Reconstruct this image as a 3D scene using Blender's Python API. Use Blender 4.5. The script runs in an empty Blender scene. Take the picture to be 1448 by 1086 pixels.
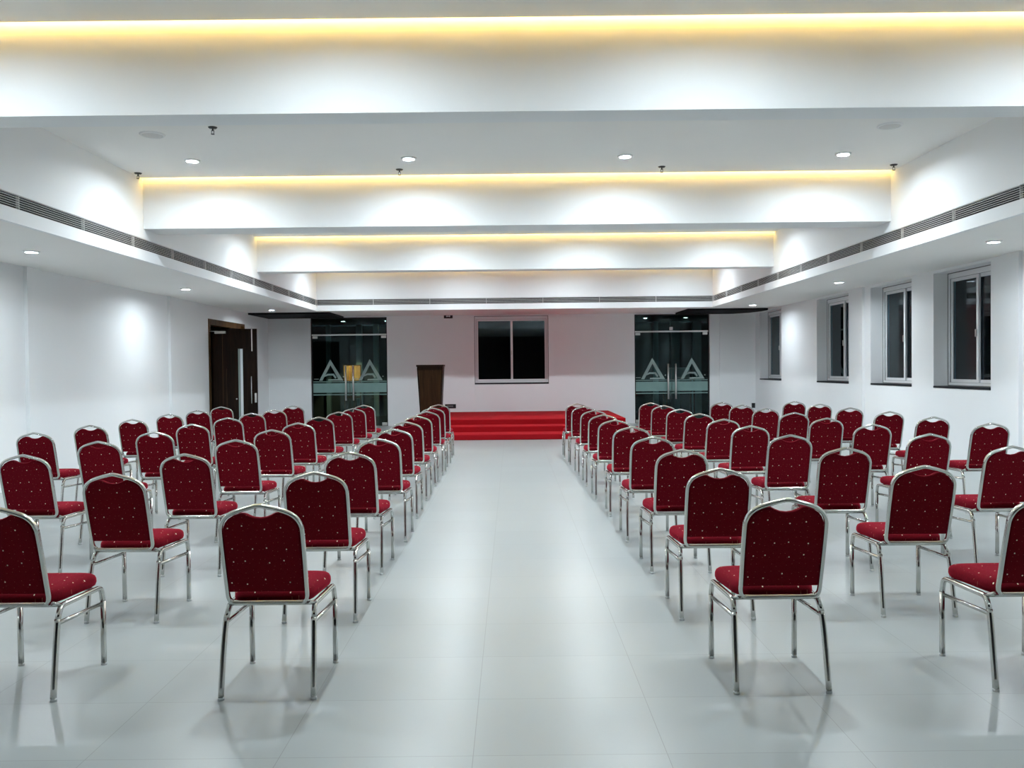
import bpy, bmesh, math, random
from mathutils import Vector, Matrix
random.seed(7)
S = bpy.context.scene
C = S.collection
PI = math.pi

# ------------------------------------------------------------------ measured room (metres)
XL, XR = -6.44, 6.463            # side walls
BL, BR = -4.645, 4.835           # bulkhead faces above the side soffits
SOF = 2.91                       # soffit height
HC, HB = 3.937, 3.312            # bay ceiling, beam underside
GT, GB = 3.185, 3.045            # air grille band
FW, FF = 22.5, 20.341            # far wall, far bulkhead face
YB = -4.2                        # wall behind the camera
BEAMS = [(-3.6, .30), (1.22, .30), (6.026, .27), (10.80, .48), (15.607, .33)]   # front face, thickness

# ------------------------------------------------------------------ materials
def mat(name, col=(.8, .8, .8), rough=.5, metal=0., spec=.5, emis=None, es=0.):
    m = bpy.data.materials.new(name); m.use_nodes = True
    b = m.node_tree.nodes['Principled BSDF']
    b.inputs['Base Color'].default_value = (*col, 1)
    b.inputs['Roughness'].default_value = rough
    b.inputs['Metallic'].default_value = metal
    b.inputs['Specular IOR Level'].default_value = spec
    if emis:
        b.inputs['Emission Color'].default_value = (*emis, 1)
        b.inputs['Emission Strength'].default_value = es
    return m
def nd(m, t, **kw):
    n = m.node_tree.nodes.new(t)
    for k, v in kw.items(): setattr(n, k, v)
    return n
def lk(m, a, b): m.node_tree.links.new(a, b)
def bsdf(m): return m.node_tree.nodes['Principled BSDF']

def noisy(m, c1, c2, scale=(1, 1, 1), nscale=4., detail=4., rough=None):
    """base colour varies between two tints with procedural noise; optional roughness range"""
    tc = nd(m, 'ShaderNodeTexCoord'); mp = nd(m, 'ShaderNodeMapping'); mp.inputs['Scale'].default_value = scale
    nz = nd(m, 'ShaderNodeTexNoise'); nz.inputs['Scale'].default_value = nscale; nz.inputs['Detail'].default_value = detail
    cr = nd(m, 'ShaderNodeValToRGB')
    cr.color_ramp.elements[0].color = (*c1, 1); cr.color_ramp.elements[1].color = (*c2, 1)
    cr.color_ramp.elements[0].position = .3; cr.color_ramp.elements[1].position = .7
    lk(m, tc.outputs['Object'], mp.inputs['Vector']); lk(m, mp.outputs['Vector'], nz.inputs['Vector'])
    lk(m, nz.outputs['Fac'], cr.inputs['Fac']); lk(m, cr.outputs['Color'], bsdf(m).inputs['Base Color'])
    if rough:
        mr = nd(m, 'ShaderNodeMapRange'); mr.inputs['To Min'].default_value = rough[0]; mr.inputs['To Max'].default_value = rough[1]
        lk(m, nz.outputs['Fac'], mr.inputs['Value']); lk(m, mr.outputs['Result'], bsdf(m).inputs['Roughness'])
    return m

M = {}
M['paint'] = noisy(mat('white_paint', rough=.62, spec=.3), (.82, .83, .835), (.835, .845, .85), nscale=1.3)
M['ceil'] = noisy(mat('ceiling_paint', rough=.75, spec=.2), (.865, .85, .82), (.88, .865, .835), nscale=.8)
M['chrome'] = mat('chrome', (.60, .595, .57), .14, 1.)
M['steel'] = noisy(mat('brushed_steel', rough=.3, metal=1.), (.62, .61, .59), (.70, .69, .67), scale=(1, 1, 30), nscale=20)
M['satin'] = mat('satin_steel', (.72, .71, .69), .42, .7)
M['alu'] = mat('window_aluminium', (.78, .79, .80), .4)
M['shade_outline'] = mat('shade_outline_grey', (.16, .165, .17), .6)
M['cap'] = mat('foot_cap_plastic', (.55, .56, .55), .45)
M['grille'] = mat('grille_aluminium', (.60, .59, .57), .45)
M['void'] = mat('duct_black', (.012, .012, .013), .8)
M['black'] = mat('black_plastic', (.012, .012, .014), .35)
M['white'] = mat('white_plastic', (.78, .78, .77), .4)
M['wmark'] = mat('white_marking', (.85, .85, .85), .5)
M['stone'] = noisy(mat('black_granite', rough=.5, spec=.15), (.006, .007, .009), (.016, .017, .021), nscale=60)
M['hatch'] = noisy(mat('dark_ceiling_panel', rough=.7, spec=.1), (.008, .008, .009), (.016, .015, .015), nscale=5)
M['lamp'] = mat('lamp_diffuser', (.9, .9, .9), .5, emis=(.81, .925, 1.), es=690)
M['spot'] = mat('spotlight_diffuser', (.9, .9, .9), .5, emis=(.82, .925, 1.), es=430)
M['cove'] = mat('cove_strip', (.9, .8, .5), .5, emis=(1., .66, .17), es=10)
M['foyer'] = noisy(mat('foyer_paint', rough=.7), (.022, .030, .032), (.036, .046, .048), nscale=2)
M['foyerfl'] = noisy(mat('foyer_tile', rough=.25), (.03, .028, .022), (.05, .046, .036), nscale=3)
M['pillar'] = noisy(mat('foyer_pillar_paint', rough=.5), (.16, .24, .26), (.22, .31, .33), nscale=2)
M['rear'] = noisy(mat('rear_partition', rough=.45), (.012, .011, .011), (.03, .027, .025), scale=(1, 1, .2), nscale=6)
M['vinyl'] = noisy(mat('frosted_vinyl', rough=.55), (.30, .42, .40), (.36, .48, .46), nscale=8)
M['vinyl2'] = noisy(mat('frosted_band', rough=.5), (.17, .29, .27), (.21, .34, .32), nscale=3)
M['gold'] = noisy(mat('amber_panel', rough=.35), (.55, .24, .05), (.95, .55, .18), scale=(1, 1, .3), nscale=9)
M['cloth'] = noisy(mat('white_cloth', rough=.85), (.72, .74, .75), (.8, .82, .83), nscale=7)
M['glasslamp'] = mat('foyer_lamp', (.9, .9, .9), .5, emis=(.9, .95, 1.), es=16)

def wood(name, dark, light, rough, vertical=True):
    m = mat(name, rough=rough, spec=.12)
    tc = nd(m, 'ShaderNodeTexCoord'); mp = nd(m, 'ShaderNodeMapping')
    mp.inputs['Scale'].default_value = (9, 9, .7) if vertical else (.7, .7, 9)
    nz = nd(m, 'ShaderNodeTexNoise'); nz.inputs['Scale'].default_value = 2.2; nz.inputs['Detail'].default_value = 6; nz.inputs['Distortion'].default_value = .8
    cr = nd(m, 'ShaderNodeValToRGB')
    cr.color_ramp.elements[0].position = .32; cr.color_ramp.elements[0].color = (*dark, 1)
    cr.color_ramp.elements[1].position = .72; cr.color_ramp.elements[1].color = (*light, 1)
    lk(m, tc.outputs['Object'], mp.inputs['Vector']); lk(m, mp.outputs['Vector'], nz.inputs['Vector'])
    lk(m, nz.outputs['Fac'], cr.inputs['Fac']); lk(m, cr.outputs['Color'], bsdf(m).inputs['Base Color'])
    return m
M['wood'] = wood('dark_door_veneer', (.006, .0026, .0012), (.020, .0085, .004), .4)
M['woodf'] = wood('door_frame_wood', (.035, .017, .007), (.12, .062, .024), .35)
M['podium'] = wood('podium_veneer', (.022, .010, .004), (.052, .026, .009), .45)
M['podiumf'] = wood('podium_edge_wood', (.010, .005, .0025), (.022, .011, .005), .45)

def glass(name, tint, ior):
    m = bpy.data.materials.new(name); m.use_nodes = True
    nt = m.node_tree; nt.nodes.clear()
    out = nd(m, 'ShaderNodeOutputMaterial'); tr = nd(m, 'ShaderNodeBsdfTransparent'); gl = nd(m, 'ShaderNodeBsdfGlossy')
    mx = nd(m, 'ShaderNodeMixShader'); fr = nd(m, 'ShaderNodeFresnel')
    fr.inputs['IOR'].default_value = ior
    tr.inputs['Color'].default_value = (*tint, 1); gl.inputs['Roughness'].default_value = 0.02
    gl.inputs['Color'].default_value = (.82, .95, 1, 1)
    lk(m, fr.outputs[0], mx.inputs[0]); lk(m, tr.outputs[0], mx.inputs[1]); lk(m, gl.outputs[0], mx.inputs[2])
    lk(m, mx.outputs[0], out.inputs['Surface'])
    return m
M['glass'] = glass('window_glass', (.55, .62, .64), 1.48)
M['dglass'] = glass('door_glass', (.60, .76, .74), 1.34)

def fabric(name, axes):
    """burgundy upholstery with a scatter of small pale sequin dots (2-D Voronoi cells on two of the object axes)"""
    m = mat(name, rough=.85, spec=.06)
    b = bsdf(m)
    b.inputs['Sheen Weight'].default_value = .55; b.inputs['Sheen Roughness'].default_value = .4; b.inputs['Sheen Tint'].default_value = (.9, .035, .09, 1)
    tc = nd(m, 'ShaderNodeTexCoord'); sp = nd(m, 'ShaderNodeSeparateXYZ'); cb = nd(m, 'ShaderNodeCombineXYZ')
    lk(m, tc.outputs['Object'], sp.inputs[0])
    lk(m, sp.outputs[axes[0]], cb.inputs[0]); lk(m, sp.outputs[axes[1]], cb.inputs[1])
    wv = nd(m, 'ShaderNodeTexNoise'); wv.inputs['Scale'].default_value = 260; wv.inputs['Detail'].default_value = 2
    lk(m, cb.outputs[0], wv.inputs['Vector'])
    cr = nd(m, 'ShaderNodeValToRGB')
    cr.color_ramp.elements[0].position = .3; cr.color_ramp.elements[0].color = (.100, .0018, .0058, 1)
    cr.color_ramp.elements[1].position = .7; cr.color_ramp.elements[1].color = (.145, .0028, .0088, 1)
    lk(m, wv.outputs['Fac'], cr.inputs['Fac'])
    prev = cr.outputs['Color']
    for scale, rad, col, rnd in ((31., .046, (.30, .09, .06), .6), (11.6, .036, (.85, .70, .54), .5)):
        vo = nd(m, 'ShaderNodeTexVoronoi', voronoi_dimensions='2D'); vo.inputs['Scale'].default_value = scale; vo.inputs['Randomness'].default_value = rnd
        lk(m, cb.outputs[0], vo.inputs['Vector'])
        lt = nd(m, 'ShaderNodeMath', operation='LESS_THAN'); lt.inputs[1].default_value = rad
        lk(m, vo.outputs['Distance'], lt.inputs[0])
        mx = nd(m, 'ShaderNodeMix', data_type='RGBA')
        lk(m, lt.outputs[0], mx.inputs['Factor']); lk(m, prev, mx.inputs['A']); mx.inputs['B'].default_value = (*col, 1)
        prev = mx.outputs['Result']
    lk(m, prev, b.inputs['Base Color'])
    bp = nd(m, 'ShaderNodeBump'); bp.inputs['Strength'].default_value = .15; bp.inputs['Distance'].default_value = .001
    lk(m, wv.outputs['Fac'], bp.inputs['Height']); lk(m, bp.outputs[0], b.inputs['Normal'])
    return m
M['fab_back'] = fabric('burgundy_fabric_back', (0, 2))
M['fab_seat'] = fabric('burgundy_fabric_seat', (0, 1))

def carpet():
    m = mat('red_carpet', rough=.95, spec=.1)
    tc = nd(m, 'ShaderNodeTexCoord'); nz = nd(m, 'ShaderNodeTexNoise'); nz.inputs['Scale'].default_value = 90
    lk(m, tc.outputs['Object'], nz.inputs['Vector'])
    cr = nd(m, 'ShaderNodeValToRGB')
    cr.color_ramp.elements[0].position = .3; cr.color_ramp.elements[0].color = (.30, .006, .010, 1)
    cr.color_ramp.elements[1].position = .7; cr.color_ramp.elements[1].color = (.40, .010, .016, 1)
    lk(m, nz.outputs['Fac'], cr.inputs['Fac']); lk(m, cr.outputs['Color'], bsdf(m).inputs['Base Color'])
    bp = nd(m, 'ShaderNodeBump'); bp.inputs['Strength'].default_value = .3; bp.inputs['Distance'].default_value = .003
    lk(m, nz.outputs['Fac'], bp.inputs['Height']); lk(m, bp.outputs[0], bsdf(m).inputs['Normal'])
    return m
M['carpet'] = carpet()

def tiles():
    m = mat('polished_floor_tile', rough=.29, spec=.5)
    tc = nd(m, 'ShaderNodeTexCoord'); mp = nd(m, 'ShaderNodeMapping')
    mp.inputs['Location'].default_value = (.164, -3.258 + 5 * .5635, 0)
    lk(m, tc.outputs['Object'], mp.inputs['Vector'])
    br = nd(m, 'ShaderNodeTexBrick', offset=0., squash=1.)
    br.inputs['Scale'].default_value = 1.; br.inputs['Mortar Size'].default_value = .0016; br.inputs['Mortar Smooth'].default_value = .1
    br.inputs['Brick Width'].default_value = .752; br.inputs['Row Height'].default_value = .5635; br.inputs['Bias'].default_value = 0
    br.inputs['Color1'].default_value = (.33, .352, .345, 1); br.inputs['Color2'].default_value = (.348, .371, .363, 1)
    br.inputs['Mortar'].default_value = (.24, .245, .235, 1)
    lk(m, mp.outputs['Vector'], br.inputs['Vector'])
    lk(m, br.outputs['Color'], bsdf(m).inputs['Base Color'])
    return m
M['tile'] = tiles()

# ------------------------------------------------------------------ mesh helpers
def bx(bm, x0, x1, y0, y1, z0, z1, bev=0.):
    vs = [bm.verts.new((x, y, z)) for x in (x0, x1) for y in (y0, y1) for z in (z0, z1)]
    fs = [bm.faces.new([vs[i] for i in q]) for q in ((0, 1, 3, 2), (4, 6, 7, 5), (0, 4, 5, 1), (2, 3, 7, 6), (0, 2, 6, 4), (1, 5, 7, 3))]
    if bev:
        es = list({e for f in fs for e in f.edges})
        bmesh.ops.bevel(bm, geom=es, offset=bev, segments=2, profile=.5, affect='EDGES')
def box(*a, bev=0.):
    bm = bmesh.new(); bx(bm, *a, bev=bev); return bm
def boxes(lst, bev=0.):
    bm = bmesh.new()
    for a in lst: bx(bm, *a, bev=bev)
    return bm
def cr_spline(pts, n=6, closed=False):
    P = [Vector(p) for p in pts]; out = []; L = len(P)
    rng = range(L if closed else L - 1)
    for i in rng:
        if closed: p0, p1, p2, p3 = P[i - 1], P[i], P[(i + 1) % L], P[(i + 2) % L]
        else: p0, p1, p2, p3 = P[max(i - 1, 0)], P[i], P[i + 1], P[min(i + 2, L - 1)]
        for k in range(n):
            t = k / n
            out.append(.5 * ((2 * p1) + (p2 - p0) * t + (2 * p0 - 5 * p1 + 4 * p2 - p3) * t * t + (3 * p1 - p0 - 3 * p2 + p3) * t ** 3))
    if not closed: out.append(P[-1])
    return out
def fillet(pts, r, n=5):
    """polyline with rounded inner corners"""
    P = [Vector(p) for p in pts]; out = [P[0]]
    for i in range(1, len(P) - 1):
        a = (P[i - 1] - P[i]); b = (P[i + 1] - P[i]); d = min(r, a.length * .49, b.length * .49)
        A = P[i] + a.normalized() * d; B = P[i] + b.normalized() * d
        for k in range(n + 1):
            t = k / n; out.append((1 - t) ** 2 * A + 2 * t * (1 - t) * P[i] + t * t * B)
    out.append(P[-1]); return out
def tube(bm, pts, rx, ry=None, seg=10, closed=False, up=(0, 1, 0), cap=True, sq=2.6):
    """swept superelliptic tube: ry is the half-size along 'up', rx across it"""
    ry = ry or rx; P = [Vector(p) for p in pts]; up = Vector(up); n = len(P); rings = []
    for i in range(n):
        if closed: t = P[(i + 1) % n] - P[i - 1]
        else: t = P[min(i + 1, n - 1)] - P[max(i - 1, 0)]
        t.normalize()
        u = up - t * up.dot(t)
        if u.length < 1e-4: u = Vector((1, 0, 0)) - t * t.x
        u.normalize(); w = t.cross(u); ring = []
        for k in range(seg):
            a = 2 * PI * (k + .5) / seg; c, s = math.cos(a), math.sin(a)
            c = math.copysign(abs(c) ** (2 / sq), c); s = math.copysign(abs(s) ** (2 / sq), s)
            ring.append(bm.verts.new(P[i] + w * (rx * c) + u * (ry * s)))
        rings.append(ring)
    for i in range(n if closed else n - 1):
        A, B = rings[i], rings[(i + 1) % n]
        for k in range(seg):
            f = bm.faces.new((A[k], A[(k + 1) % seg], B[(k + 1) % seg], B[k])); f.smooth = True
    if cap and not closed:
        bm.faces.new(rings[0][::-1]); bm.faces.new(rings[-1])
def cyl(bm, c, r, z0, z1, seg=20, r2=None):
    r2 = r if r2 is None else r2
    A = [bm.verts.new((c[0] + r * math.cos(2 * PI * k / seg), c[1] + r * math.sin(2 * PI * k / seg), z0)) for k in range(seg)]
    B = [bm.verts.new((c[0] + r2 * math.cos(2 * PI * k / seg), c[1] + r2 * math.sin(2 * PI * k / seg), z1)) for k in range(seg)]
    for k in range(seg):
        bm.faces.new((A[k], A[(k + 1) % seg], B[(k + 1) % seg], B[k])).smooth = True
    bm.faces.new(A[::-1]); bm.faces.new(B)
def ringmesh(bm, prof, seg=28):
    """lathe of (r,z) profile around Z"""
    rows = [[bm.verts.new((r * math.cos(2 * PI * k / seg), r * math.sin(2 * PI * k / seg), z)) for k in range(seg)] for r, z in prof]
    for A, B in zip(rows, rows[1:]):
        for k in range(seg): bm.faces.new((A[k], A[(k + 1) % seg], B[(k + 1) % seg], B[k])).smooth = True
def prism(bm, poly, y0, y1):
    """polygon in XZ extruded along Y"""
    A = [bm.verts.new((x, y0, z)) for x, z in poly]; B = [bm.verts.new((x, y1, z)) for x, z in poly]
    n = len(poly); bm.faces.new(A); bm.faces.new(B[::-1])
    for k in range(n): bm.faces.new((A[k], B[k], B[(k + 1) % n], A[(k + 1) % n]))
def obj(name, bm, m, parent=None, loc=None):
    bmesh.ops.recalc_face_normals(bm, faces=bm.faces[:])
    me = bpy.data.meshes.new(name); bm.to_mesh(me); bm.free(); me.materials.append(m if not isinstance(m, str) else M[m])
    o = bpy.data.objects.new(name, me); C.objects.link(o)
    if parent: o.parent = parent
    if loc: o.location = loc
    return o
def tag(o, label, cat, group=None, kind=None):
    o['label'] = label; o['category'] = cat
    if group: o['group'] = group
    if kind: o['kind'] = kind
    return o
def empty(name, loc=(0, 0, 0), rz=0.):
    o = bpy.data.objects.new(name, None); C.objects.link(o); o.location = loc; o.rotation_euler = (0, 0, rz); o.empty_display_size = .1
    return o
def struct(name, bm, m, label, cat, parent=None):
    o = obj(name, bm, m, parent); o['kind'] = 'structure'; o['label'] = label; o['category'] = cat
    return o
def copy_tree(o, parent=None):
    c = o.copy(); C.objects.link(c)
    if parent: c.parent = parent
    for ch in [x for x in KIDS.get(o, [])]: copy_tree(ch, c)
    return c
KIDS = {}
def learn(o):
    KIDS[o] = list(o.children)
    for ch in o.children: learn(ch)

# ------------------------------------------------------------------ shell
struct('floor', box(XL - .3, XR + .4, YB - .2, FW + .05, -.12, 0), 'tile', 'pale grey polished floor tiles of the hall', 'floor')

# left wall with the doorway of the wooden door
DY0, DY1, DH = 18.07, 20.50, 2.62
struct('wall_left', boxes([(XL - .22, XL, YB - .2, DY0, 0, SOF + .1), (XL - .22, XL, DY1, FW + .2, 0, SOF + .1), (XL - .22, XL, DY0, DY1, DH, SOF + .1)]),
       'paint', 'long white wall with shallow pilasters on the wooden door side', 'wall')
# right wall with four recessed windows
WIN = [(11.44, 12.99), (13.70, 15.26), (16.26, 17.95), (20.32, 22.07)]
WZ0, WZ1 = 1.16, 2.87
segs = []; y = YB - .2
for a, b in WIN:
    segs.append((XR, XR + .36, y, a, 0, SOF + .1)); segs.append((XR, XR + .36, a, b, 0, WZ0 - .03)); segs.append((XR, XR + .36, a, b, WZ1, SOF + .1)); y = b
segs.append((XR, XR + .36, y, FW + .2, 0, SOF + .1))
struct('wall_right', boxes(segs), 'paint', 'long white wall pierced by four recessed windows', 'wall')
# far wall with two glazed doorways and one window
DL0, DL1, DR0, DR1, DTOP = -5.315, -3.29, 3.27, 5.26, 2.885
FX0, FX1, FZ0, FZ1 = -.975, .99, 1.105, 2.885
struct('wall_front', boxes([(XL, DL0, FW, FW + .2, 0, SOF + .1), (DL0, DL1, FW, FW + .2, DTOP, SOF + .1), (DL1, FX0, FW, FW + .2, 0, SOF + .1),
       (FX0, FX1, FW, FW + .2, 0, FZ0 - .03), (FX0, FX1, FW, FW + .2, FZ1, SOF + .1), (FX1, DR0, FW, FW + .2, 0, SOF + .1),
       (DR0, DR1, FW, FW + .2, DTOP, SOF + .1), (DR1, XR, FW, FW + .2, 0, SOF + .1)]), 'paint', 'white end wall behind the red stage with a window and two glass doors', 'wall')
struct('wall_back', boxes([(XL, XR, YB - .2, YB, 0, HC + .5)]), 'rear', 'dark wall behind the camera', 'wall')
# shallow pilasters
for k, (y0, y1) in enumerate([(6.55, 6.85), (11.25, 11.56), (15.95, 16.30)]):
    struct('wall_pillar', box(XL - .01, XL + .05, y0, y1, 0, SOF), 'paint', 'shallow white pilaster on the wooden door side, ' + ('nearest the camera', 'with a spotlight above', 'second before the door')[k], 'pilaster')
for k, (y0, y1) in enumerate([(10.73, 11.10), (15.52, 15.92)]):
    struct('wall_pillar', box(XR - .05, XR + .01, y0, y1, 0, SOF), 'paint', 'shallow white pilaster on the window wall, ' + ('before the first window', 'between second and third windows')[k], 'pilaster')
struct('wall_pillar', box(5.52, XR, FW - .03, FW + .01, 0, SOF), 'paint', 'shallow white pilaster in the corner by the farthest window', 'pilaster')
struct('wall_pillar', box(-1.90, FX0 - .0, FW - .016, FW + .01, 0, SOF), 'paint', 'flat white wall panel between lectern and stage window', 'pilaster')
struct('wall_pillar', box(FX1, 1.86, FW - .016, FW + .01, 0, SOF), 'paint', 'flat white wall panel on the glass door side of stage window', 'pilaster')

# low soffits and bulkheads (the raised middle of the ceiling sits inside them)
T = HC + .5
struct('soffit_ceiling', box(XL, BL - .05, YB, FW, SOF, SOF + .04), 'ceil', 'lowered ceiling strip along the wooden door side', 'ceiling')
struct('soffit_ceiling', box(BR + .05, XR, YB, FW, SOF, SOF + .04), 'ceil', 'lowered ceiling strip along the window side', 'ceiling')
struct('soffit_ceiling', box(BL - .05, BR + .05, FF + .05, FW, SOF, SOF + .04), 'ceil', 'lowered ceiling strip above the stage', 'ceiling')
for x0, x1, y0, y1, w in ((BL - .05, BL, YB, FF, 'wooden door side'), (BR, BR + .05, YB, FF, 'window side'), (BL - .05, BR + .05, FF, FF + .05, 'stage end')):
    struct('bulkhead_wall', box(x0, x1, y0, y1, SOF, GB), 'paint', 'white ceiling edge band below the air grille, ' + w, 'bulkhead')
    struct('bulkhead_wall', box(x0, x1, y0, y1, GT, T), 'paint', 'white bulkhead face above the air grille, ' + w, 'bulkhead')

# beams and bay ceilings with a light slot against every beam face
ords = ['behind the camera', 'above the camera', 'nearest in view', 'second in view', 'third in view']
for (y, t), w in zip(BEAMS, ords):
    struct('ceiling_beam', box(BL, BR, y, y + t, HB, T), 'paint', 'white ceiling beam spanning the hall, ' + w, 'beam')
faces = [b[0] for b in BEAMS[1:]] + [FF]
starts = [b[0] + b[1] for b in BEAMS]
GAP, LIP = .085, .045
bm = bmesh.new()
for a, b in zip(starts, faces):
    bx(bm, BL, BR, a, b - GAP, HC, HC + LIP)
    bx(bm, BL, BR, b - .34, b - .31, HC + LIP, T)
bx(bm, BL - .05, BR + .05, YB - .2, FF + .1, T, T + .1)
struct('ceiling', bm, 'ceil', 'raised pale ceiling panels between the beams', 'ceiling')
for k, b in enumerate(faces):
    o = obj('cove_light', box(BL + .04, BR - .04, b - GAP - .125, b - GAP - .105, HC + LIP + .02, HC + LIP + .115), 'cove')
    tag(o, 'warm yellow cove light strip glowing along the ' + ('beam above the camera', 'nearest beam in view', 'second beam in view', 'third beam in view', 'stage end bulkhead')[k], 'light', 'warm cove lights along the beams')

# ------------------------------------------------------------------ air grilles in the bulkheads
def grille(name, L, loc, rz, label):
    """local x along the run, local -y faces the hall"""
    r = empty(name, loc, rz); h = GT - GB
    obj('backing', box(0, L, .10, .11, 0, h), 'void', r)
    bm = bmesh.new()
    for k in range(7):
        z = k * (h - .0085) / 6
        A = [(.001, z), (.001, z + .0048), (.026, z + .0085), (.026, z + .0037)]
        va = [bm.verts.new((0, y, zz)) for y, zz in A]; vb = [bm.verts.new((L, y, zz)) for y, zz in A]
        bm.faces.new(va); bm.faces.new(vb[::-1])
        for i in range(4): bm.faces.new((va[i], vb[i], vb[(i + 1) % 4], va[(i + 1) % 4]))
    obj('louver', bm, 'grille', r)
    n = int(L / 1.2); mu = box(-.004, .004, 0, .031, 0, h); m0 = obj('mullion', mu, 'grille', r, (.005, 0, 0))
    for k in range(1, n + 1):
        c = m0.copy(); C.objects.link(c); c.parent = r; c.location = (min(L * k / n, L - .005), 0, 0)
    tag(r, label, 'air grille', 'slim air grilles in the bulkheads')
grille('air_grille', FF - YB - .04, (BL, YB + .02, GB), PI / 2, 'long slim louvred air grille above the wooden door side')
grille('air_grille', FF - YB - .04, (BR, FF - .02, GB), -PI / 2, 'long slim louvred air grille above the window side')
grille('air_grille', BR - BL, (BL, FF, GB), 0, 'slim louvred air grille across the bulkhead above the stage')

# ------------------------------------------------------------------ downlights
def downlight(z, name='ceiling_downlight', lens='lamp'):
    r = empty(name, (0, 0, z))
    bm = bmesh.new(); ringmesh(bm, [(.0605, -.002), (.065, -.018), (.080, -.018), (.092, -.004), (.092, 0)])
    obj('trim_ring', bm, 'white', r)
    bm = bmesh.new(); cyl(bm, (0, 0), .060, -.004, -.001, 28)
    obj('diffuser', bm, lens, r)
    learn(r); return r
proto = downlight(HC); first = True
cols = [-3.66, -1.16, 1.34, 3.86]
cl = ['outermost on wooden door side', 'inner one on wooden door side', 'inner one on window side', 'outermost on window side']
rows = [4.9, 7.6, 9.85, 12.4, 14.55, 19.0]  # row behind the second beam is added unseen to even out the light
rl = ['before the nearest beam', 'behind the nearest beam', 'before the second beam', 'added as fill behind the second beam', 'before the third beam', 'behind the third beam']
for y, a in zip(rows, rl):
    for x, b in zip(cols, cl):
        if y in (7.6, 12.4) and abs(x) > 2: continue
        o = proto if first else copy_tree(proto); first = False
        o.location = (x, y, HC); tag(o, f'round ceiling downlight {a}, {b}', 'downlight', 'downlights in the raised ceiling')
sproto = downlight(SOF, 'soffit_spotlight', 'spot'); sfirst = True
srow = [.4, 5.1, 9.85, 14.5, 19.67]
sl = ['above the camera', 'just out of view', 'nearest in view', 'second in view', 'farthest, near the end wall']
for x, w in ((-5.54, 'wooden door side'), (5.60, 'window side')):
    for y, a in zip(srow, sl):
        o = sproto if sfirst else copy_tree(sproto); sfirst = False
        o.location = (x, y, SOF); tag(o, f'round spotlight in the low ceiling on the {w}, {a}', 'downlight', 'downlights in the low side ceilings')

# round ceiling speakers and sprinklers
for x, y, w in ((-3.66, 8.76, 'wooden door side'), (3.89, 8.71, 'window side')):
    r = empty('ceiling_speaker', (x, y, HC))
    bm = bmesh.new(); ringmesh(bm, [(.001, -.014), (.07, -.013), (.105, -.010)]); obj('speaker_mesh', bm, 'grille', r)
    bm = bmesh.new(); ringmesh(bm, [(.103, -.010), (.108, -.016), (.122, -.012), (.128, 0)]); obj('trim_ring', bm, 'white', r)
    tag(r, f'round flush ceiling speaker on the {w} of the bay', 'speaker', 'round ceiling speakers')
def sprinkler():
    r = empty('ceiling_sprinkler')
    bm = bmesh.new(); ringmesh(bm, [(.001, -.012), (.036, -.012), (.046, 0)]); obj('rose', bm, 'black', r)
    bm = bmesh.new(); cyl(bm, (0, 0), .008, -.035, -.004, 10); tube(bm, [(-.012, 0, -.035), (-.012, 0, -.06), (0, 0, -.068)], .003, seg=6); tube(bm, [(.012, 0, -.035), (.012, 0, -.06), (0, 0, -.068)], .003, seg=6)
    bx(bm, -.015, .015, -.004, .004, -.037, -.032); obj('body', bm, 'black', r)
    bm = bmesh.new(); cyl(bm, (0, 0), .018, -.071, -.067, 14); obj('deflector', bm, 'black', r)
    learn(r); return r
sp = sprinkler()
for k, (x, y, w) in enumerate([(-2.96, 8.53, 'between speaker and downlight near the first beam'), (-1.34, 10.40, 'beside the second downlight from the wooden door side'),
                          (1.86, 10.40, 'between the two downlights on the window side'), (-4.55, 10.45, 'at the bulkhead corner on the wooden door side'), (4.70, 10.42, 'at the bulkhead corner on the window side')]):
    o = sp if k == 0 else copy_tree(sp)
    o.location = (x, y, HC); tag(o, 'small dark ceiling sprinkler ' + w, 'sprinkler', 'ceiling sprinklers')

# dark panels let into the low ceiling near the end wall
def hatch(x0, x1, y0, y1, label, rounded=False):
    r = empty('ceiling_panel', ((x0 + x1) / 2, (y0 + y1) / 2, SOF)); r['kind'] = 'structure'
    w, d = (x1 - x0) / 2, (y1 - y0) / 2
    poly = [(-w, -d), (w, -d), (w, d), (-w, d)]
    if rounded: poly = [(-w, -d), (w - .1, -d), (w - .03, -d + .06), (w, -d + .25), (w - .03, -d + .6), (w - .2, d - .35), (w - .5, d), (-w, d)]
    bm = bmesh.new()
    A = [bm.verts.new((x, y, -.045)) for x, y in poly]; B = [bm.verts.new((x, y, -.001)) for x, y in poly]
    n = len(poly); bm.faces.new(A[::-1]); bm.faces.new(B)
    for k in range(n): bm.faces.new((A[k], A[(k + 1) % n], B[(k + 1) % n], B[k]))
    obj('panel', bm, 'hatch', r)
    r['label'] = label; r['category'] = 'ceiling panel'
hatch(-6.40, -4.42, 20.70, 22.46, 'dark panel in the low ceiling by the wooden door')
hatch(4.34, 6.36, 20.85, 22.40, 'dark round-cornered panel in the low ceiling by the farthest window', True)

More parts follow.
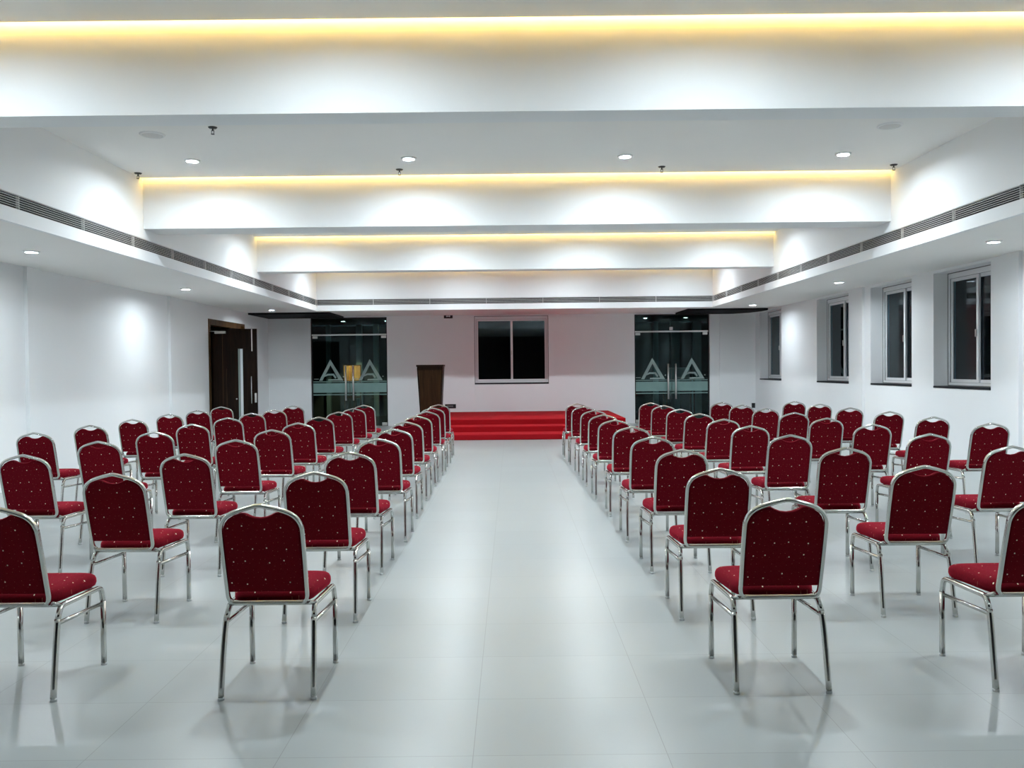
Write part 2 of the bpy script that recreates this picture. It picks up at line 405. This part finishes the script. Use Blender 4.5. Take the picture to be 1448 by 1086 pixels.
# ------------------------------------------------------------------ windows (local x across, y outwards, z up from sill)
def ring(bm, x0, x1, z0, z1, w, y0, y1, wt=None):
    wt = wt or w
    bx(bm, x0, x0 + w, y0, y1, z0, z1); bx(bm, x1 - w, x1, y0, y1, z0, z1)
    bx(bm, x0 + w, x1 - w, y0, y1, z0, z0 + w); bx(bm, x0 + w, x1 - w, y0, y1, z1 - wt, z1)
def window(n, loc, rz, W, H, depth, label):
    r = empty(f'window_{n}', loc, rz); r['kind'] = 'structure'; r['label'] = label; r['category'] = 'window'
    w = W / 2
    bm = bmesh.new(); ring(bm, -w, w, 0, H, .05, depth, depth + .10, .085); obj('window_frame', bm, 'alu', r)
    bm = bmesh.new(); ring(bm, -w + .001, w - .001, .001, H - .001, .012, depth - .006, depth); ring(bm, -w + .046, w - .046, .046, H - .081, .008, depth + .010, depth + .018); obj('shade_outline', bm, 'shade_outline', r)  # thin dark grey rings draw the shadow line around the frame
    for s, (a, b, dy) in enumerate(((-w + .045, .035, .022), (-.035, w - .045, .052))):
        bm = bmesh.new(); ring(bm, a, b, .045, H - .08, .055, depth + dy, depth + dy + .03); sa = obj('sash', bm, 'alu', r)
        obj('pane', box(a + .05, b - .05, depth + dy + .012, depth + dy + .018, .095, H - .13), 'glass', sa)
    obj('latch', box(-.012, .012, depth - .006, depth + .012, H * .42, H * .42 + .11, bev=.003), 'steel', r)
    obj('sill', box(-w, w, -.008, depth + .02, -.03, 0, bev=.003), 'stone', r)
    return r
window(1, ((FX0 + FX1) / 2, FW, FZ0), 0, FX1 - FX0, FZ1 - FZ0, .05, 'two pane sliding window in the end wall above the stage')
for k, (a, b) in enumerate(WIN):
    window(k + 2, (XR, (a + b) / 2, WZ0), -PI / 2, b - a, WZ1 - WZ0, .22, 'tall sliding window in the side wall, ' + ('nearest of the four', 'second of the four', 'third of the four', 'farthest, in the corner')[k])

# ------------------------------------------------------------------ wooden door
r = empty('door_1', (XL, DY0, 0)); r['kind'] = 'structure'; r['label'] = 'dark wooden double door standing open into the hall'; r['category'] = 'door'
W = DY1 - DY0; fr = .10
obj('door_frame', boxes([(-.24, .02, 0, fr, 0, DH), (-.24, .02, W - fr, W, 0, DH), (-.24, .02, fr, W - fr, DH - .13, DH)], bev=.006), 'woodf', r)
# open leaf, swung square to the wall from the near jamb
LH, L0, L1, LY = 2.40, .03, .985, .13
lf = obj('door_leaf', boxes([(L0, L1, LY, LY + .045, .01, LH)]), 'wood', r)
obj('inlay', boxes([(L0 + .22, L0 + .226, LY - .002, LY, .1, 2.3), (L0 + .30, L0 + .306, LY - .002, LY, .1, 1.55)]), 'woodf', lf)
vp = obj('vision_panel', boxes([(.585, .690, LY - .006, LY + .05, .30, 1.98)]), mat('vision_frame', (.05, .05, .045), .4), lf)
obj('pane', box(.590, .622, LY - .010, LY - .005, .31, 1.97), mat('green_glass_edge', (.30, .37, .33), .2), vp)
obj('pane', box(.632, .686, LY - .010, LY - .005, .31, 1.97), mat('frosted_white_glass', (.80, .84, .86), .25), vp)
bm = bmesh.new(); tube(bm, [(.88, LY - .055, .80), (.88, LY - .055, 1.38)], .012, seg=12)
for z in (.90, 1.31): tube(bm, [(.88, LY - .055, z), (.88, LY, z)], .008, seg=8)
obj('handle', bm, 'chrome', lf)
obj('lock', box(.93, .975, LY - .012, LY, .82, 1.02, bev=.004), 'steel', lf)
obj('flush_bolt', box(.875, .895, LY - .008, LY + .002, 1.92, 2.42), 'steel', lf)
bm = bmesh.new(); cyl(bm, (0, 0), .014, 0, .02, 12); lk_ = obj('thumb_turn', bm, 'steel', lf); lk_.rotation_euler = (PI / 2, 0, 0); lk_.location = (.545, LY, .90)
bm = boxes([(.10, .34, LY - .05, LY, LH - .10, LH - .045)], bev=.008); bx(bm, .16, .28, LY - .10, LY - .085, LH - .085, LH - .07); bx(bm, .02, .18, LY - .10, LY - .05, LH - .055, LH - .045)
obj('door_closer', bm, 'steel', lf)
# second leaf, closed in the far half of the frame
lf2 = obj('door_leaf', box(-.13, -.085, W / 2 + .02, W - fr, .01, DH - .14), 'wood', r)
obj('inlay', box(-.087, -.083, W / 2 + .45, W / 2 + .456, .1, 2.3), 'woodf', lf2)
obj('door_stop', box(.02, .09, W - .30, W - .22, DH - .13, DH - .06, bev=.005), 'woodf', r)
struct('wall_passage', boxes([(XL - 2.2, XL - 2.1, DY0 - 1, DY1 + 1, 0, SOF), (XL - 2.1, XL - .24, DY0 - 1.1, DY0 - 1, 0, SOF), (XL - 2.1, XL - .24, DY1 + 1, DY1 + 1.1, 0, SOF),
        (XL - 2.1, XL - .24, DY0 - 1, DY1 + 1, SOF, SOF + .1), (XL - 2.1, XL - .24, DY0 - 1, DY1 + 1, -.1, 0)]), 'foyer', 'dark passage beyond the wooden door', 'wall')

# ------------------------------------------------------------------ glazed double doors in the end wall
def A_mark(bm, cx, z0, y, s=1.):
    """open triangular letter A with an inner hooked stroke, from its foot line z0"""
    k = .565 / 145 * s
    P = lambda q: [(cx + (x - 309) * k, z0 + (575 - z) * k) for x, z in q]
    for q in ([(305, 430), (228, 575), (250, 575), (306, 470)], [(305, 430), (306, 470), (335, 522), (352, 553), (362, 575), (392, 575)],
              [(264, 541), (285, 528), (328, 528), (322, 540), (288, 540), (258, 552)], [(328, 528), (346, 553), (338, 562), (322, 540)],
              [(290, 566), (358, 565), (363, 575), (287, 575)], [(192, 562), (226, 562), (224, 566), (192, 566)], [(390, 545), (398, 545), (398, 553), (390, 553)]):
        prism(bm, P(q), y, y + .002)
def glass_door(n, x0, x1, label, zoff, box_on_bar):
    r = empty(f'door_{n}', ((x0 + x1) / 2, FW, 0)); r['kind'] = 'structure'; r['label'] = label; r['category'] = 'door'
    w = (x1 - x0) / 2; D = .09; TB = 2.43
    obj('door_frame', boxes([(-w, -w + .03, D - .02, D + .06, 0, DTOP), (w - .03, w, D - .02, D + .06, 0, DTOP), (-w + .03, w - .03, D - .02, D + .06, DTOP - .03, DTOP)]), 'void', r)
    tr = obj('transom', box(-w + .03, w - .03, D, D + .012, TB + .02, DTOP - .03), 'dglass', r)
    obj('transom_bar', box(-w + .02, w - .02, D - .025, D + .035, TB - .022, TB + .018, bev=.004), 'steel', r)
    if box_on_bar: obj('lock_box', box(-.055, .03, D - .04, D, TB + .03, TB + .115, bev=.005), 'white', r)
    for s in (-1, 1):
        a, b = (-w + .035, -.006) if s < 0 else (.006, w - .035)
        lf = obj('door_leaf', box(a, b, D, D + .012, .012, TB - .03), 'dglass', r)
        obj('frosted_band', boxes([(a + .002, b - .002, D - .003, D - .001, .875 + zoff, 1.125 + zoff), (a + .002, b - .002, D - .003, D - .001, 1.155 + zoff, 1.175 + zoff), (a + .002, b - .002, D - .003, D - .001, .805 + zoff, .832 + zoff)]), 'vinyl2', lf)
        bm = bmesh.new(); A_mark(bm, -.50 if s < 0 else .55, 1.195 + zoff, D - .003); mk = obj('letter_mark', bm, 'vinyl', lf); mk['label'] = 'frosted letter A emblem'
        bm = bmesh.new(); hx = s * .10
        tube(bm, [(hx, D - .055, .66 + zoff), (hx, D - .055, 1.60 + zoff)], .022, seg=12)
        for z in (.76, 1.50): tube(bm, [(hx, D - .055, z + zoff), (hx, D - .002, z + zoff)], .011, seg=8)
        obj('handle', bm, 'satin', lf)
        ex = a if s < 0 else b - .13
        obj('patch_fitting', boxes([(ex, ex + .13, D - .012, D + .024, TB - .095, TB - .032), (ex, ex + .13, D - .012, D + .024, .005, .085)], bev=.004), 'steel', lf)
glass_door(2, DL0, DL1, 'glass double door with frosted letter emblems near the lectern', .02, False)
glass_door(3, DR0, DR1, 'glass double door with frosted letter emblems on the window side of stage', -.03, True)

# dark foyer behind the glass doors
FY = 27.5
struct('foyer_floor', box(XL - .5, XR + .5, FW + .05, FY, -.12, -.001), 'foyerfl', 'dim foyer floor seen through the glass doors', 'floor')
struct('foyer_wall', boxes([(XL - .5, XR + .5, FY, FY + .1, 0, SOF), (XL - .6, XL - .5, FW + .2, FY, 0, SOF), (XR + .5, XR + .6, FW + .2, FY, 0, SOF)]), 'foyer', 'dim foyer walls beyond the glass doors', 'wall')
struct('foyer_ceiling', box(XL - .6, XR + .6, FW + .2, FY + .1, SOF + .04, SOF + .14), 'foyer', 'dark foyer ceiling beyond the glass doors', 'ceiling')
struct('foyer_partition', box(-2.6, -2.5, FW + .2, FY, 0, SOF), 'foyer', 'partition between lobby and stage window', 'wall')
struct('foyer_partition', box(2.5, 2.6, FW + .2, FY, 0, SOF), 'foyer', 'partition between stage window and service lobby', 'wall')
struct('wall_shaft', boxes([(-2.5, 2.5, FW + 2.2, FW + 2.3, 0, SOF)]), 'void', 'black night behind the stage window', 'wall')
pil = [(-5.87, 27.3, .13), (-4.88, 27.3, .18), (-4.34, 27.3, .16), (4.64, 27.3, .15), (5.26, 27.3, .27), (5.96, 27.3, .27)]
for k, (x, y, w) in enumerate(pil):
    struct('foyer_pillar', box(x - w / 2, x + w / 2, y - .1, y + .1, 0, SOF + .04), 'pillar', 'pale foyer pillar ' + ('far behind the first frosted emblem', 'behind the amber panel', 'behind the second frosted emblem', 'behind the first emblem on the window side', 'behind the handles on the window side', 'behind the last emblem on the window side')[k], 'pillar')
r = empty('amber_picture', (-4.93, 26.3, 1.13))
obj('easel', boxes([(-.26, -.23, 0, .03, -1.06, .03), (.23, .26, 0, .03, -1.06, .03), (-.23, .23, 0, .03, -.5, -.46), (-.02, .02, .25, .28, -1.06, -.2), (-.02, .02, .03, .27, -.26, -.22)]), 'woodf', r)
obj('frame', boxes([(-.28, .28, -.03, 0, 0, .52)], bev=.004), 'woodf', r)
obj('picture', box(-.25, .25, -.036, -.03, .03, .49), 'gold', r)
tag(r, 'amber framed picture standing in the foyer behind the lectern side glass door', 'picture')
r = empty('foyer_table', (5.04, 25.6, 0))
obj('tabletop', box(-.45, .45, -.3, .3, 1.09, 1.12, bev=.005), 'woodf', r)
for sx in (-1, 1):
    for sy in (-1, 1): obj('leg', box(sx * .41 - .02, sx * .41 + .02, sy * .26 - .02, sy * .26 + .02, 0, 1.09), 'woodf', r)
tag(r, 'tall narrow table in the foyer behind the glass door handles', 'table')
bm = bmesh.new(); bx(bm, -.30, .30, -.2, .2, 0, .34, bev=.03); o = obj('white_bundle', bm, 'cloth', loc=(5.04, 25.6, 1.122)); tag(o, 'white cloth covered bundle on the foyer table behind the handles', 'bundle')
ld = bpy.data.lights.new('picture_fill_spot', 'SPOT'); ld.energy = 110; ld.color = (1, .72, .42); ld.spot_size = .9; ld.shadow_soft_size = .05  # added warm fill to brighten the amber picture, no fitting here
lo = bpy.data.objects.new('picture_fill_spot', ld); C.objects.link(lo); lo.location = (-4.93, 25.3, 2.85)
lo.rotation_euler = (Vector((-4.93, 26.27, 1.45)) - lo.location).to_track_quat('-Z', 'Y').to_euler()
for k, x in enumerate((-5.0, -3.7, 4.0, 5.2)):
    r = empty('foyer_downlight', (x, 25.3, SOF + .04))
    bm = bmesh.new(); cyl(bm, (0, 0), .055, -.012, -.006, 20); obj('diffuser', bm, 'glasslamp', r)
    bm = bmesh.new(); ringmesh(bm, [(.055, -.012), (.075, -.012), (.08, 0)]); obj('trim_ring', bm, 'white', r)
    tag(r, 'small foyer downlight seen through the ' + ('lectern side glass door, above first emblem', 'lectern side glass door, above second emblem', 'window side glass door, above first emblem', 'window side glass door, above last emblem')[k], 'downlight', 'foyer downlights')

# ------------------------------------------------------------------ stage, lectern, wall fittings
r = empty('stage', (.08, 0, 0)); X0, X1 = -2.48, 2.48; ZT = .35
obj('platform', box(X0, X1, 19.08, FW - .02, 0, ZT, bev=.012), 'carpet', r)
obj('step', box(X0 + .0, X1 - .0, 18.42, 19.08, 0, ZT * 2 / 3, bev=.012), 'carpet', r)
obj('step', box(X0, X1, 17.70, 18.42, 0, ZT / 3, bev=.012), 'carpet', r)
tag(r, 'low stage with two steps, covered in red carpet, below the end wall window', 'stage')
r = empty('podium', (-1.90, 20.0, ZT))
def frust(bm, w0, w1, d0, d1, z0, z1, y=0.):
    A = [bm.verts.new(v) for v in ((-w0, y - d0, z0), (w0, y - d0, z0), (w0, y + d0, z0), (-w0, y + d0, z0))]
    B = [bm.verts.new(v) for v in ((-w1, y - d1, z1), (w1, y - d1, z1), (w1, y + d1, z1), (-w1, y + d1, z1))]
    bm.faces.new(A[::-1]); bm.faces.new(B)
    for i in range(4): bm.faces.new((A[i], A[(i + 1) % 4], B[(i + 1) % 4], B[i]))
bm = bmesh.new(); frust(bm, .245, .305, .19, .23, .06, 1.20); bmesh.ops.bevel(bm, geom=bm.edges[:], offset=.008, segments=2, affect='EDGES'); obj('body', bm, 'podiumf', r)
bm = bmesh.new()
q = [(-.215, .12), (.215, .12), (.262, 1.12), (-.262, 1.12)]
A = [bm.verts.new((x, -.19 - .04 * (z - .06) / 1.14 - .014, z)) for x, z in q]; B = [bm.verts.new((x * 1.02, -.19 - .04 * (z - .06) / 1.14 + .004, z)) for x, z in q]
bm.faces.new(A[::-1]); bm.faces.new(B)
for i in range(4): bm.faces.new((A[i], B[i], B[(i + 1) % 4], A[(i + 1) % 4]))
obj('front_panel', bm, 'podium', r)
bm = bmesh.new(); bx(bm, -.318, .318, -.245, .245, 1.20, 1.245, bev=.008); obj('top', bm, 'podiumf', r)
bm = bmesh.new(); bx(bm, -.29, .29, -.23, .23, 0, .06, bev=.006); obj('base', bm, 'podiumf', r)
tag(r, 'tapered dark wooden lectern standing on the red stage', 'lectern')
r = empty('exit_sign', (-1.655, FW - .016, 2.885))
obj('housing', box(-.115, .115, -.035, 0, -.055, .055, bev=.004), 'black', r)
bm = bmesh.new(); prism(bm, [(-.06, 0), (-.03, .026), (-.03, .010), (.03, .010), (.03, .026), (.06, 0), (.03, -.026), (.03, -.010), (-.03, -.010), (-.03, -.026)], -.037, -.0345); obj('arrow_mark', bm, 'wmark', r)
tag(r, 'small black sign with a white double arrow high on the end wall', 'sign')
r = empty('socket_strip', (-1.625, FW - .016, .505))
obj('plate', box(-.145, .145, -.018, 0, -.055, .055, bev=.004), 'black', r)
bm = bmesh.new()
for k in range(5): bx(bm, -.10 + k * .036, -.078 + k * .036, -.021, -.017, -.018, .018, bev=.002)
obj('outlet', bm, mat('socket_grey', (.25, .26, .28), .4), r)
tag(r, 'wide black socket plate low on the end wall beside the lectern', 'socket')
r = empty('wall_outlet', (6.40, FW - .03, .44))
obj('plate', box(-.045, .045, -.014, 0, -.065, .065, bev=.004), 'black', r)
obj('rocker', box(-.02, .02, -.019, -.013, -.03, .03, bev=.003), 'black', r)
tag(r, 'small black outlet low in the corner below the farthest window', 'socket')

# ------------------------------------------------------------------ banquet chair (faces +Y, origin on the floor at its centre)
BY0, BZ0, BY1, BZ1 = -.195, .434, -.318, .900     # back plane: bottom bar to apex
def bp(x, v, off=0.):
    t = v / .477; n = Vector((0, -(BZ1 - BZ0), (BY1 - BY0))).normalized()      # rearwards normal
    return Vector((x, BY0 + (BY1 - BY0) * t, BZ0 + (BZ1 - BZ0) * t)) + n * off
def make_chair():
    r = empty('banquet_chair')
    # back frame: one closed tube
    half = [(.145, 0), (.168, .006), (.180, .028), (.1815, .08), (.183, .22), (.1825, .345), (.179, .378), (.168, .405), (.150, .426), (.120, .444), (.075, .459), (.035, .470)]
    loop = [(0, 0)] + half + [(0, .477)] + [(-x, v) for x, v in half[::-1]]
    bm = bmesh.new(); nrm = bp(0, 0, 1) - bp(0, 0)
    tube(bm, [bp(p.x, p.y) for p in cr_spline([(x, v, 0) for x, v in loop], 4, True)], .0095, .013, seg=10, closed=True, up=nrm)
    obj('back_frame', bm, 'chrome', r)
    # padded back with the hand-grip dip
    edge = [(.172, .056), (.1735, .22), (.1735, .34), (.170, .372), (.160, .396), (.143, .416), (.115, .433), (.088, .442), (.072, .4415), (.052, .431), (.030, .4225), (0, .419)]
    prof = edge + [(-x, v) for x, v in edge[:-1][::-1]]
    bm = bmesh.new(); rings = []
    cxn, cvn = 0, .25
    for off, ins in ((-.024, .030), (-.021, .012), (-.013, .003), (.0, 0), (.005, .001), (.008, .006)):
        rings.append([bm.verts.new(bp(x - math.copysign(min(ins, abs(x)), x) if abs(x) > .01 else x, v + (ins if v < .1 else -ins if v > .3 else 0) * .9, off)) for x, v in prof])
    for A, B in zip(rings, rings[1:]):
        for i in range(len(prof)): bm.faces.new((A[i], A[(i + 1) % len(prof)], B[(i + 1) % len(prof)], B[i])).smooth = True
    bm.faces.new(rings[0]); bm.faces.new(rings[-1][::-1])
    obj('backrest', bm, 'fab_back', r)
    # seat cushion
    bm = bmesh.new(); rings = []
    def outline(ins):
        pts = [(-.150, -.178), (.150, -.178), (.188, -.10), (.212, .17), (.198, .222), (.14, .243), (0, .250), (-.14, .243), (-.198, .222), (-.212, .17), (-.188, -.10)]
        P = fillet([pts[-1]] + pts + [pts[0]], .03, 3)[1:-1]
        out = []
        for p in P:
            d = Vector((p.x, p.y - .03)); l = d.length; out.append((p.x * (1 - ins / l), .03 + (p.y - .03) * (1 - ins / l)))
        return out
    for z, ins in ((.419, .020), (.424, .006), (.438, 0), (.456, .001), (.470, .008), (.479, .022), (.485, .050), (.489, .095)):
        rings.append([bm.verts.new((x, y, z)) for x, y in outline(ins)])
    n = len(rings[0])
    for A, B in zip(rings, rings[1:]):
        for i in range(n): bm.faces.new((A[i], A[(i + 1) % n], B[(i + 1) % n], B[i])).smooth = True
    bm.faces.new(rings[0][::-1]); bm.faces.new(rings[-1])
    obj('seat', bm, 'fab_seat', r)
    # rails under the seat with the bends that lead into the legs
    bm = bmesh.new()
    for s in (-1, 1):
        tube(bm, fillet([(s * .2135, .242, .325), (s * .2085, .236, .402), (s * .198, -.135, .410), (s * .2035, -.172, .352)], .06, 6), .0125, seg=10, up=(1, 0, 0))
        tube(bm, [(s * .178, -.172, .430), (s * .200, -.128, .412)], .009, seg=8)
    tube(bm, [(-.198, -.12, .409), (.198, -.12, .409)], .009, seg=8, up=(0, 0, 1))
    tube(bm, [(-.205, .18, .405), (.205, .18, .405)], .009, seg=8, up=(0, 0, 1))
    obj('seat_frame', bm, 'chrome', r)
    for s in (-1, 1):
        bm = bmesh.new(); tube(bm, [(s * .2112, .2385, .318), (s * .2035, -.179, .338)], .0095, seg=8, up=(0, 0, 1)); obj('stretcher', bm, 'chrome', r)
    for s in (-1, 1):
        for pts in ([(s * .2135, .242, .330), (s * .2125, .243, .008)], [(s * .2030, -.1705, .357), (s * .2070, -.196, .25), (s * .2115, -.2385, .008)]):
            bm = bmesh.new(); tube(bm, cr_spline(pts, 4) if len(pts) > 2 else pts, .0132, .0125, sq=3.2, seg=12, up=(1, 0, 0)); l = obj('leg', bm, 'chrome', r)
            x, y, z = pts[-1]; bm = bmesh.new(); cyl(bm, (x, y), .0145, 0, .013, 12); obj('foot_cap', bm, 'cap', l)
    learn(r); return r

RR = [[(1.225, 3.772), (2.41, 3.77)], [(1.204, 4.903), (2.407, 4.921)], [(1.212, 6.046), (2.394, 6.054), (3.564, 6.034)], [(1.193, 7.157), (2.378, 7.209), (3.541, 7.173)],
      [(1.194, 8.389), (2.358, 8.356), (3.583, 8.388), (4.751, 8.379)], [(1.157, 9.513), (2.358, 9.454), (3.516, 9.438), (4.706, 9.444)], [(1.143, 10.596), (2.338, 10.593), (3.533, 10.598), (4.734, 10.611)],
      [(1.125, 11.669), (2.341, 11.745), (3.5, 11.68), (4.658, 11.654)], [(1.101, 12.871), (2.321, 12.906), (3.474, 12.771), (4.663, 12.832)], [(1.075, 13.877), (2.276, 13.905), (3.421, 13.801), (4.623, 13.841)]]
LL = [[(-1.130, 3.765), (-2.32, 3.77)], [(-1.154, 4.932), (-2.341, 4.967)], [(-1.169, 6.107), (-2.358, 6.104), (-3.568, 6.167)], [(-1.146, 7.259), (-2.386, 7.316), (-3.571, 7.304)],
      [(-1.176, 8.414), (-2.409, 8.506), (-3.558, 8.405), (-4.78, 8.465)], [(-1.19, 9.555), (-2.417, 9.569), (-3.606, 9.55), (-4.76, 9.54)], [(-1.202, 10.697), (-2.445, 10.734), (-3.626, 10.79), (-4.77, 10.663)],
      [(-1.193, 11.843), (-2.45, 11.974), (-3.647, 11.894), (-4.805, 11.879)], [(-1.202, 12.893), (-2.437, 13.011), (-3.615, 12.858), (-4.789, 12.909)], [(-1.224, 14.084), (-2.476, 14.184), (-3.682, 14.236), (-4.849, 14.148)]]
ORD = ['', 'first', 'second', 'third', 'fourth', 'fifth', 'sixth', 'seventh', 'eighth', 'ninth', 'tenth']
COL = ['at the aisle', 'second from aisle', 'third from aisle', 'fourth from aisle']
chair = make_chair(); first = True
for side, grid in (('window side', RR), ('wooden door side', LL)):
    for ri, row in enumerate(grid):
        for ci, (x, y) in enumerate(row):
            o = chair if first else copy_tree(chair); first = False
            rz = math.radians(random.uniform(-1.6, 1.6)) if ri else 0.
            o.location = (x, y - BY1 * 1. , 0); o.rotation_euler = (0, 0, rz)
            fromstage = 10 - ri
            rowtxt = 'row closest to stage' if fromstage == 1 else 'row closest to camera' if ri == 0 else ORD[fromstage] + ' row from stage'
            tag(o, f'burgundy chrome framed chair, {side} of aisle, {COL[ci]}, {rowtxt}', 'chair', 'banquet chairs facing the stage')

# ------------------------------------------------------------------ world, camera, colour management
w = bpy.data.worlds.new('night'); S.world = w; w.use_nodes = True
w.node_tree.nodes['Background'].inputs[0].default_value = (.006, .008, .011, 1); w.node_tree.nodes['Background'].inputs[1].default_value = 1.
cd = bpy.data.cameras.new('camera'); cam = bpy.data.objects.new('camera', cd); C.objects.link(cam); S.camera = cam
cd.sensor_fit = 'HORIZONTAL'; cd.sensor_width = 36; cd.lens = 1200 / 1448 * 36; cd.clip_start = .05; cd.clip_end = 200
yaw, pitch, roll = .0005, .01885, .0106
f = Vector((math.sin(yaw) * math.cos(pitch), math.cos(yaw) * math.cos(pitch), -math.sin(pitch)))
r0 = Vector((math.cos(yaw), -math.sin(yaw), 0)); u0 = r0.cross(f)
R_ = r0 * math.cos(roll) - u0 * math.sin(roll); U_ = R_.cross(f)
m = Matrix((R_, U_, -f)).transposed().to_4x4(); m.translation = (0, 0, 1.5)
cam.matrix_world = m
S.view_settings.view_transform = 'Standard'; S.view_settings.look = 'None'; S.view_settings.gamma = 1; S.view_settings.exposure = 1.14
S.view_settings.use_curve_mapping = False
try:
    S.cycles.max_bounces = 10; S.cycles.diffuse_bounces = 6; S.cycles.glossy_bounces = 5; S.cycles.transparent_max_bounces = 12
    S.cycles.sample_clamp_indirect = 6.; S.cycles.use_denoising = True; S.cycles.caustics_reflective = False
except Exception: pass
